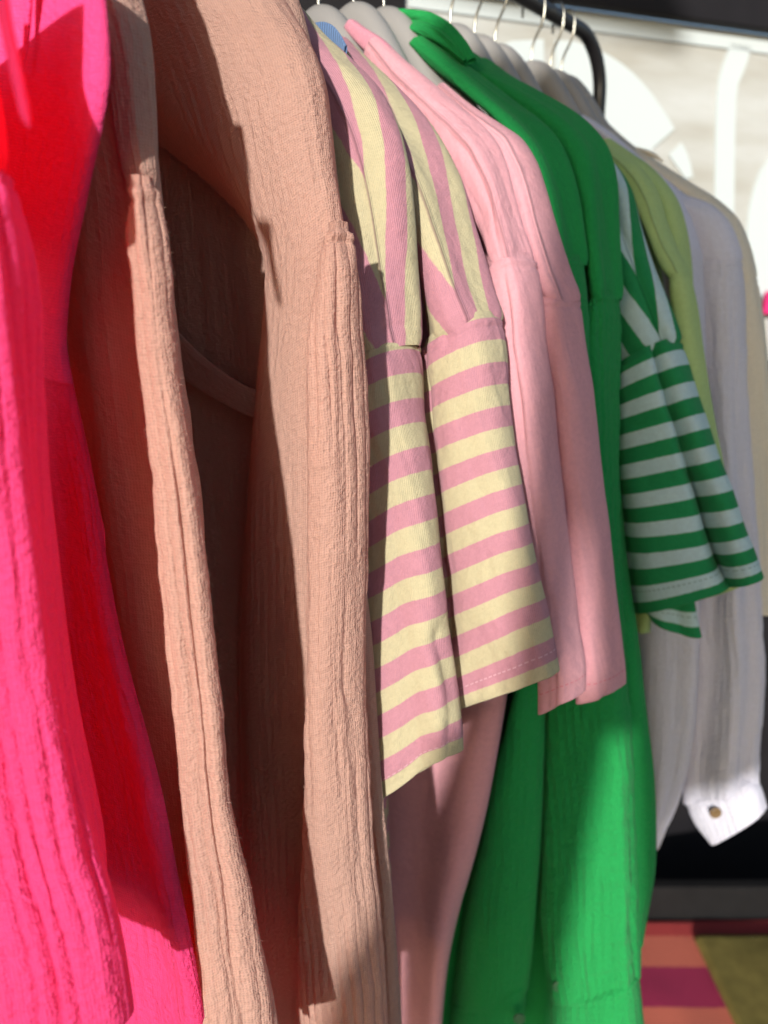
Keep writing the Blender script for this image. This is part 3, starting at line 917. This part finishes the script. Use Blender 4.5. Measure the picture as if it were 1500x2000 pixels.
F_T = 0.398
g = thing('striped_tshirt', 'pink and yellow striped T-shirt with the higher, wider sleeve beside the pale pink one', 'T-shirt', root_at(720, 100, F_T), 'pink and yellow striped T-shirts')
tube('yoke', g, M_stripe_y, [(620, 80, 680, 66), (650, 130, 722, 98), (690, 200, 782, 148), (735, 290, 841, 208), (768, 370, 876, 262), (790, 440, 902, 325), (808, 510, 922, 405), (822, 570, 942, 480), (832, 620, 960, 545), (840, 662, 979, 600)],
     F_T, 0.023, 140, 200, 2.3, phis=[95, 80, 66, 55, 48], hem=False, seed=20, tilt=(0, 34), crumple=0.0006, drape=[(3, 0.003, 2, 2, 0.1)])
tube('sleeve', g, M_stripe2, [(826, 664, 981, 606), (828, 720, 987, 668), (834, 800, 994, 758), (842, 880, 1003, 840), (850, 960, 1014, 912), (856, 1040, 1027, 985), (862, 1120, 1038, 1062), (868, 1200, 1051, 1136), (876, 1280, 1066, 1205), (884, 1330, 1078, 1262), (888, 1372, 1087, 1312)],
     F_T, 0.024, 160, 260, 2.6, drape=[(3, 0.003, 0.2, 1.0, 0.1), (5, 0.0015, 1, 1, 0.2)], seam_top=True, seed=21, vend=True, crumple=0.0015, grooves=[(118, 16, 0.008, 0.0, 0.9, 10)], gather=(0.0006, 0.006, 0, 0.02), tilt=(34, 4))
torso(g, M_stripe, [(690, 150), (730, 350), (745, 600), (750, 900), (752, 1300), (755, 1600), (758, 1900), (760, 2150)], F_T + 0.004, 0.012, seed=22)
hanger(F_T + 0.004, dz=-0.060, label='grey plastic hanger inside the higher pink and yellow striped T-shirt')

# --- pale pink T-shirts
G_T = 0.447
g = thing('pale_pink_tshirt', 'pale pink T-shirt with a ribbed collar, in front of the green collar', 'T-shirt', root_at(740, 50, G_T), 'pale pink T-shirts')
tube('collar', g, M_pinkrib, [(674, 70, 698, 29), (690, 92, 714, 38), (706, 112, 730, 45), (722, 130, 746, 52), (738, 148, 762, 64), (752, 168, 778, 82)], G_T, 0.017, 70, 60, 3.0, hem=False, cap=True)
tube('yoke', g, M_pinky, [(712, 140, 750, 51), (728, 180, 770, 60), (752, 240, 805, 80), (790, 300, 855, 112), (826, 350, 902, 146), (860, 395, 946, 180), (892, 430, 976, 216), (916, 460, 992, 262), (936, 482, 1003, 318), (950, 500, 1020, 402), (964, 514, 1042, 488)],
     G_T, 0.022, 140, 200, 2.3, phis=[70, 60, 50], hem=False, seed=23, tilt=(0, 14), crumple=0.0006, drape=[(4, 0.0012, 2, 3, 0.1)], grooves=[(78, 10, 0.004, 0.55, 1.3, -10)])
tube('sleeve', g, M_pinkh, [(956, 520, 1045, 494), (966, 600, 1056, 570), (980, 700, 1064, 660), (994, 800, 1078, 752), (1008, 900, 1088, 858), (1020, 1000, 1100, 965), (1034, 1100, 1111, 1060), (1046, 1190, 1122, 1150), (1058, 1270, 1132, 1240), (1062, 1330, 1141, 1308), (1062, 1384, 1140, 1352)],
     G_T, 0.020, 130, 240, 3.4, drape=[(3, 0.0015, 0.4, 1.0, 0.2)], tilt=(14, 0), seam_top=True, seed=24, vend=True, crumple=0.0007, grooves=[(75, 12, 0.006, 0.0, 1.2, 8)], gather=(0.0003, 0.006, 0, 0.012))
torso(g, M_pink, [(860, 200), (930, 500), (970, 800), (990, 1100), (996, 1320), (984, 1400), (970, 1480), (951, 1580), (926, 1680), (897, 1780), (876, 1880), (863, 2010), (850, 2160)], G_T + 0.006, 0.014, seed=25, folds=(6, 0.005))
hanger(G_T + 0.002, dz=-0.028, label='grey plastic hanger showing above the ribbed pale pink collar')

H_T = 0.487
g = thing('pale_pink_tshirt', 'pale pink T-shirt in the shade between the lit pink sleeve and the green blouses', 'T-shirt', root_at(860, 60, H_T), 'pale pink T-shirts')
tube('yoke', g, M_pinky, [(850, 200, 872, 150), (895, 250, 925, 190), (935, 300, 985, 222), (962, 335, 1022, 243), (978, 370, 1046, 278), (1000, 430, 1064, 325), (1018, 485, 1083, 402), (1036, 535, 1102, 472), (1050, 565, 1119, 540), (1058, 578, 1131, 576)],
     H_T, 0.018, 120, 180, 2.4, phis=[60, 40, 40], hem=False, seed=26, crumple=0.0006, drape=[(3, 0.0012, 2, 2, 0.1)])
tube('sleeve', g, M_pinkh, [(1056, 584, 1133, 582), (1068, 680, 1141, 667), (1082, 770, 1156, 760), (1092, 860, 1166, 852), (1102, 960, 1176, 952), (1112, 1060, 1188, 1060), (1120, 1160, 1197, 1155), (1126, 1250, 1206, 1250), (1130, 1320, 1213, 1320), (1130, 1360, 1214, 1344)],
     H_T, 0.020, 120, 220, 3.2, drape=[(3, 0.0015, 1.4, 1.0, 0.2)], seam_top=True, seed=27, vend=True, crumple=0.0007, gather=(0.0003, 0.006, 0, 0.012))
torso(g, M_pink, [(960, 300), (1020, 500), (1040, 800), (1045, 1100), (1048, 1290)], H_T + 0.006, 0.012, seed=28)
hanger(H_T, dz=-0.016, label='grey plastic hanger inside the shaded pale pink T-shirt')

# --- green blouses
K0 = 0.522
g = thing('green_blouse', 'green muslin blouse with folded collar high up beside the pale pink one', 'blouse', root_at(830, 20, K0), 'green muslin blouses')
tube('collar', g, M_greens, [(758, 66, 741, 17), (785, 88, 788, 11), (815, 104, 838, 10), (845, 120, 876, 28), (876, 132, 902, 64), (905, 146, 920, 106)], K0, 0.020, 110, 130, 2.4, hem=False, seed=29, crumple=0.003, drape=[(3, 0.003, 1, 3, -0.3)], grooves=[(70, 20, 0.006, -0.2, 1.3, 25)])
tube('yoke', g, M_greens, [(800, 110, 850, 62), (850, 160, 910, 104), (900, 200, 965, 148), (945, 240, 1014, 188), (985, 290, 1055, 214), (1015, 340, 1085, 240), (1040, 390, 1108, 285), (1058, 440, 1124, 340), (1072, 490, 1133, 410), (1082, 540, 1142, 490)],
     K0, 0.020, 120, 180, 2.3, hem=False, seed=30, crumple=0.001, drape=[(3, 0.003, 2, 2, 0.1)])
tube('sleeve', g, M_green, [(1078, 540, 1144, 498), (1076, 700, 1150, 680), (1064, 900, 1140, 900), (1040, 1150, 1100, 1150), (1000, 1380, 1064, 1350), (965, 1500, 1058, 1490), (940, 1620, 1052, 1620), (911, 1750, 1044, 1750), (889, 1900, 1034, 1880), (882, 1960, 1028, 1940)],
     K0, 0.018, 150, 280, 2.4, hem=True, seed=31, ribs=(0.0006, 0.008, 0.012), seam_top=True, drape=[(3, 0.002, 1, 2, 0.2)])
tube('cuff', g, M_green, [(884, 1950, 1030, 1926), (882, 1985, 1026, 1965), (884, 2060, 1016, 2040)], K0 - 0.001, 0.0195, 100, 40, 2.4, seed=32, ribs=(0.0004, 0.008, 0.012), seam_top=True)
torso(g, M_greens, [(900, 200), (980, 400), (1000, 800), (1000, 1200), (975, 1500), (930, 1800), (900, 2150)], K0 + 0.008, 0.010, seed=33)
hanger(K0, dz=-0.010, label='grey plastic hanger at the green folded collar')

K1 = 0.566
g = thing('green_blouse', 'green muslin blouse with a sunlit patch low on its sleeve', 'blouse', root_at(930, 60, K1), 'green muslin blouses')
tube('yoke', g, M_greens, [(860, 110, 900, 70), (920, 170, 990, 128), (975, 210, 1062, 174), (1025, 250, 1114, 205), (1068, 310, 1157, 236), (1098, 370, 1185, 272), (1118, 430, 1199, 325), (1132, 490, 1204, 405), (1142, 550, 1208, 480), (1150, 600, 1213, 560)],
     K1, 0.022, 130, 180, 2.3, hem=False, seed=34, crumple=0.001, drape=[(3, 0.003, 2.5, 2, 0.1)])
tube('sleeve', g, M_green, [(1146, 604, 1214, 566), (1130, 760, 1210, 740), (1116, 900, 1208, 900), (1098, 1060, 1210, 1050), (1080, 1220, 1216, 1220), (1068, 1400, 1226, 1400), (1064, 1500, 1232, 1500), (1060, 1620, 1236, 1610), (1056, 1750, 1241, 1740), (1068, 1860, 1244, 1860), (1078, 1932, 1246, 1920)],
     K1, 0.026, 200, 320, 2.5, seed=35, ribs=(0.0016, 0.0085, 0.008), tickw=1.0, seam_top=True, drape=[(3, 0.003, 0.6, 1, 0.2)], grooves=[(-5, 12, 0.006, 0.6, 1.3, 6)])
tube('cuff', g, M_green, [(1076, 1924, 1248, 1914), (1078, 1960, 1250, 1955), (1082, 2080, 1262, 2070)], K1 - 0.001, 0.0275, 140, 50, 2.5, seed=36, ribs=(0.0005, 0.0085, 0.010), seam_top=True)
torso(g, M_greens, [(1000, 220), (1080, 400), (1110, 800), (1100, 1200), (1090, 1600), (1085, 2150)], K1 + 0.010, 0.010, seed=37)
hanger(hook_t(880), 'grey plastic hanger behind the green collar, inside the green blouse with the lit sleeve')

K2 = 0.600
g = thing('green_blouse', 'dark green blouse showing only as a strip right of the lit green sleeve', 'blouse', root_at(1000, 120, K2), 'green muslin blouses')
tube('yoke', g, M_greens, [(930, 130, 960, 110), (1000, 200, 1060, 180), (1060, 260, 1120, 215), (1110, 350, 1165, 250), (1140, 450, 1190, 300), (1150, 560, 1204, 420), (1156, 640, 1210, 560)], K2, 0.014, 100, 120, 2.3, hem=False, seed=38)
tube('sleeve', g, M_green, [(1156, 640, 1210, 560), (1158, 800, 1211, 780), (1150, 960, 1214, 950), (1140, 1100, 1226, 1100), (1140, 1250, 1246, 1250), (1140, 1400, 1259, 1400), (1140, 1500, 1269, 1500), (1140, 1600, 1273, 1600), (1140, 1700, 1271, 1700), (1140, 1800, 1256, 1790), (1140, 1880, 1246, 1850)],
     K2, 0.022, 150, 240, 2.4, seed=39, ribs=(0.0006, 0.008, 0.012), drape=[(3, 0.004, 0.2, 2, 0.2)])
torso(g, M_greens, [(1080, 260), (1140, 500), (1140, 900), (1130, 1300), (1120, 1800), (1110, 2000)], K2 + 0.008, 0.008, seed=40)

# --- green and white striped T-shirt
J_T = 0.632
g = thing('green_striped_tshirt', 'green and white striped T-shirt whose sleeve spreads in two folds', 'T-shirt', root_at(1100, 180, J_T))
tube('yoke', g, M_gs_y, [(1080, 240, 1120, 220), (1120, 330, 1185, 285), (1150, 420, 1232, 350), (1170, 500, 1256, 440), (1185, 570, 1284, 528), (1198, 630, 1312, 598), (1205, 672, 1333, 656)], J_T, 0.020, 130, 160, 2.3, phis=[75, 60, 52, 48], hem=False, seed=41, tilt=(0, 45),
     grooves=[(50, 14, 0.010, 0.2, 1.3, 0)])
tube('sleeve', g, M_gs, [(1200, 688, 1335, 660), (1204, 760, 1357, 740), (1208, 850, 1390, 835), (1211, 950, 1425, 935), (1216, 1040, 1454, 1030), (1224, 1110, 1474, 1078), (1236, 1192, 1491, 1128)],
     J_T, 0.032, 200, 260, 2.3, drape=[(4, 0.003, 0.0, 0.5, 0.1)], grooves=[(50, 8, 0.042, -0.1, 1.6, -6)], seam_top=True, seed=42, vend=True, crumple=0.0006, tilt=(45, 0))
torso(g, M_gs, [(1130, 330), (1180, 500), (1200, 800), (1205, 1100)], J_T + 0.006, 0.012, seed=43)
g = thing('green_striped_tshirt', 'green and white striped T-shirt showing only a curled sleeve hem under the striped sleeve', 'T-shirt', root_at(1100, 180, J_T + 0.02))
tube('sleeve', g, M_gs, [(1200, 900, 1300, 900), (1204, 1020, 1325, 1060), (1212, 1100, 1345, 1150), (1226, 1150, 1358, 1200), (1244, 1178, 1368, 1243)], J_T + 0.022, 0.018, 120, 120, 2.3, drape=[(5, 0.004, 0, 1, 0.3)], seed=44, vend=True)

# --- lime T-shirts
L_T = 0.662
g = thing('lime_tshirt', 'lime green T-shirt with the longer visible sleeve, behind the green striped shirt', 'T-shirt', root_at(1150, 230, L_T), 'lime green T-shirts')
tube('yoke', g, M_limey, [(1110, 270, 1150, 240), (1150, 310, 1200, 278), (1190, 350, 1240, 302), (1218, 395, 1270, 328), (1244, 440, 1292, 364), (1264, 485, 1308, 415), (1282, 520, 1327, 472), (1300, 546, 1347, 516)], L_T, 0.017, 110, 150, 2.3, phis=[70, 60], hem=False, seed=45)
tube('sleeve', g, M_lime, [(1304, 549, 1349, 521), (1312, 610, 1362, 592), (1322, 700, 1375, 690), (1328, 800, 1392, 800), (1334, 920, 1415, 920), (1340, 1050, 1438, 1040), (1344, 1172, 1452, 1142)], L_T, 0.015, 110, 160, 2.4, seam_top=True, seed=46)
torso(g, M_lime, [(1190, 340), (1250, 520), (1280, 800), (1285, 1100), (1270, 1235)], L_T + 0.006, 0.010, seed=47)
hanger(hook_t(927), 'grey plastic hanger with a visible hook, first of the five hooks')
M_T = 0.696
g = thing('lime_tshirt', 'lime green T-shirt showing only a rounded shoulder behind the other lime one', 'T-shirt', root_at(1200, 250, M_T), 'lime green T-shirts')
tube('yoke', g, M_lime, [(1170, 300, 1200, 262), (1220, 350, 1262, 302), (1260, 400, 1302, 336), (1285, 450, 1328, 372), (1300, 500, 1343, 420), (1308, 560, 1352, 480), (1312, 620, 1356, 560)], M_T, 0.016, 100, 120, 2.3, hem=False, seed=48)
torso(g, M_lime, [(1230, 360), (1290, 520), (1300, 800), (1300, 1000)], M_T + 0.006, 0.010, seed=49)
hanger(hook_t(967), 'grey plastic hanger with a visible hook, second of the five hooks')

# --- white blouses
N_T = 0.752
g = thing('white_blouse', 'white muslin blouse with its sleeve hanging behind the curled striped hem', 'blouse', root_at(1110, 180, N_T), 'white muslin blouses')
tube('yoke', g, M_whites, [(1060, 215, 1085, 180), (1100, 240, 1130, 206), (1160, 270, 1190, 245), (1220, 320, 1250, 296), (1280, 380, 1310, 350), (1320, 450, 1350, 410), (1340, 520, 1372, 470)], N_T, 0.016, 100, 140, 2.3, hem=False, seed=50)
tube('sleeve', g, M_white, [(1330, 520, 1374, 476), (1310, 760, 1380, 740), (1270, 1000, 1372, 1000), (1240, 1200, 1364, 1200), (1244, 1320, 1360, 1320), (1254, 1440, 1350, 1440), (1264, 1540, 1330, 1540), (1270, 1620, 1302, 1615), (1272, 1664, 1284, 1652)], N_T, 0.020, 130, 200, 2.3, seed=51, ribs=(0.0008, 0.009, 0.014), drape=[(4, 0.003, 1, 1, 0.1)])
torso(g, M_whites, [(1170, 300), (1240, 500), (1240, 900), (1235, 1300), (1230, 1550)], N_T + 0.006, 0.010, seed=52)
hanger(hook_t(1038), 'grey plastic hanger with a visible hook, third of the five hooks')

O_T = 0.786
g = thing('white_blouse', 'white muslin blouse whose long sleeve ends in a buttoned cuff', 'blouse', root_at(1150, 190, O_T), 'white muslin blouses')
tube('yoke', g, M_whites, [(1085, 235, 1108, 196), (1130, 262, 1152, 216), (1165, 295, 1186, 246), (1215, 345, 1236, 284), (1265, 395, 1296, 324), (1305, 430, 1350, 366), (1330, 455, 1402, 402), (1345, 480, 1428, 434), (1354, 500, 1442, 470), (1358, 515, 1451, 502)], O_T, 0.022, 130, 200, 2.3, hem=False, seed=53, crumple=0.001)
tube('sleeve', g, M_white, [(1356, 520, 1452, 508), (1362, 620, 1456, 610), (1368, 740, 1458, 740), (1374, 860, 1463, 860), (1378, 980, 1469, 980), (1378, 1100, 1476, 1100), (1368, 1200, 1480, 1200), (1360, 1320, 1485, 1320), (1350, 1430, 1480, 1420), (1342, 1500, 1475, 1490), (1340, 1560, 1474, 1530)],
     O_T, 0.024, 150, 260, 2.4, seam_top=True, seed=54, ribs=(0.0015, 0.010, 0.012), tickw=0.9, drape=[(5, 0.004, 1, 1, 0.0)])
tube('cuff', g, M_white, [(1338, 1560, 1475, 1518), (1360, 1602, 1487, 1548), (1392, 1642, 1496, 1582)], O_T - 0.002, 0.021, 110, 50, 3.0, seed=55, ribs=(0.0006, 0.009, 0.012), seam_top=True)
torso(g, M_whites, [(1200, 340), (1290, 520), (1280, 900), (1270, 1300), (1255, 1560)], O_T + 0.006, 0.010, seed=56)
hanger(hook_t(1075), 'grey plastic hanger with a visible hook, fourth of the five hooks')

Q_T = 0.812
g = thing('cream_blouse', 'cream blouse at the far end of the rail, only its shoulder edge and sleeve showing', 'blouse', root_at(1180, 230, Q_T))
tube('yoke', g, M_cream, [(1130, 250, 1180, 226), (1190, 300, 1240, 280), (1250, 345, 1296, 314), (1310, 390, 1356, 352), (1355, 430, 1412, 392), (1385, 470, 1446, 428), (1400, 510, 1466, 478), (1410, 550, 1480, 536)], Q_T, 0.018, 110, 150, 2.3, hem=False, seed=57)
tube('sleeve', g, M_cream, [(1410, 556, 1481, 540), (1420, 660, 1495, 650), (1430, 800, 1507, 800), (1440, 950, 1513, 950), (1450, 1080, 1518, 1080), (1466, 1176, 1524, 1200)], Q_T, 0.018, 110, 160, 2.4, seam_top=True, seed=58, ribs=(0.0005, 0.01, 0.02), drape=[(4, 0.003, 1, 1, 0.1)])
tube('collar', g, M_cream, [(1236, 300, 1250, 284), (1256, 306, 1270, 289), (1276, 312, 1284, 298), (1292, 318, 1296, 312)], Q_T, 0.008, 50, 50, 2.2, hem=False, seed=59)
torso(g, M_cream, [(1250, 340), (1350, 520), (1350, 900), (1340, 1200)], Q_T + 0.006, 0.010, seed=60)
hanger(hook_t(1096), 'grey plastic hanger with a visible hook, last one beside the bend of the rail')

# buttons
def button(parent, x, y, t, r, mat, nrm):
    c = P(x, y, t)
    nrm = np.asarray(nrm, float)
    nrm /= np.linalg.norm(nrm)
    a = np.cross(nrm, ZD); a /= np.linalg.norm(a)
    b = np.cross(nrm, a)
    prof = [(0.0, 0.6), (0.45, 0.6), (0.6, 0.75), (0.85, 1.0), (1.0, 0.7), (1.0, 0.0)]
    V, F = [], []
    ns = 24
    for (rr, hh) in prof:
        for k in range(ns):
            q = 2 * math.pi * k / ns
            V.append(c + (a * math.cos(q) + b * math.sin(q)) * r * max(rr, 0.01) + nrm * hh * 0.0022)
    for j in range(len(prof) - 1):
        for k in range(ns):
            F.append((j * ns + k, (j + 1) * ns + k, (j + 1) * ns + (k + 1) % ns, j * ns + (k + 1) % ns))
    return mesh_obj('button', V, F, mat, parent)
def fuzz(o_name, count, length, col, seed):
    """loose fibres that stand off the cloth"""
    Xs, N, o = SURF[o_name]
    rs = np.random.RandomState(seed)
    j = rs.randint(2, Xs.shape[0] - 2, count)
    i = rs.randint(0, Xs.shape[1] - 1, count)
    p, n_ = Xs[j, i], N[j, i]
    t_ = rs.normal(size=(count, 3))
    t_ -= np.sum(t_ * n_, 1)[:, None] * n_
    t_ /= np.linalg.norm(t_, axis=1)[:, None]
    L = (length * (0.4 + rs.rand(count) ** 2 * 1.2))[:, None]
    m_ = p + n_ * L * 0.45 + t_ * L * 0.25
    q = p + n_ * L * (0.4 + 0.5 * rs.rand(count))[:, None] + t_ * L * 0.9
    s_ = np.cross(n_, t_) * 0.00004
    V = np.stack([p - s_, p + s_, m_ + s_, m_ - s_, q], 1).reshape(-1, 3)
    F = []
    for k in range(count):
        a = k * 5
        F += [(a, a + 1, a + 2, a + 3), (a + 3, a + 2, a + 4)]
    f_ = mesh_obj('fuzz', V, F, col, o.parent)
    f_['kind'] = 'stuff'
M_fpeach = plain('peach_fibre', PEACH, 0.9, 0.1)
M_fpink = plain('hot_pink_fibre', HOT, 0.9, 0.1)
names = {}
for nm, (x_, n_, o_) in SURF.items():
    if o_.name.startswith('sleeve'):
        names.setdefault(o_.parent.name, nm)
fuzz(names['hot_pink_blouse'], 4000, 0.0012, M_fpink, 1)
pe = [q for q in names if q.startswith('peach_muslin_blouse')]
for k_, q in enumerate(pe):
    fuzz(names[q], 5000, 0.0013, M_fpeach, 5 + k_)
roots = {o['label']: o for o in bpy.data.objects if o.parent is None and 'label' in o}
CAMV = -UD * 0.75 - VD * 0.66
button(roots['white muslin blouse whose long sleeve ends in a buttoned cuff'], 1397, 1587, O_T - 0.027, 0.0062, M_button, CAMV)
button(roots['green muslin blouse with a sunlit patch low on its sleeve'], 1090, 1925, K1 - 0.026, 0.0055, M_gbutton, CAMV)
button(roots['green muslin blouse with folded collar high up beside the pale pink one'], 1014, 1988, K0 - 0.018, 0.0055, M_gbutton, CAMV)

tg = bpy.data.meshes.new('size_tab')
import bmesh
bm_ = bmesh.new()
bmesh.ops.create_uvsphere(bm_, u_segments=20, v_segments=12, radius=1)
for v_ in bm_.verts:
    v_.co = Vector((v_.co.x * 0.0048, v_.co.y * 0.0022, v_.co.z * 0.0060 * (1.15 if v_.co.z > 0 else 1)))
bm_.to_mesh(tg)
bm_.free()
tg.polygons.foreach_set('use_smooth', np.ones(len(tg.polygons), bool))
tg.materials.append(plain('coral_plastic', (0.75, 0.07, 0.10), 0.35, 0.5))
to = bpy.data.objects.new('size_tab', tg)
COL.objects.link(to)
to.location = P(1014, 160, 0.672)
to.rotation_euler = (0, 0, -TH)
to['label'] = 'small coral tab peeking out between the grey hangers and the green shoulder'
to['category'] = 'tab'
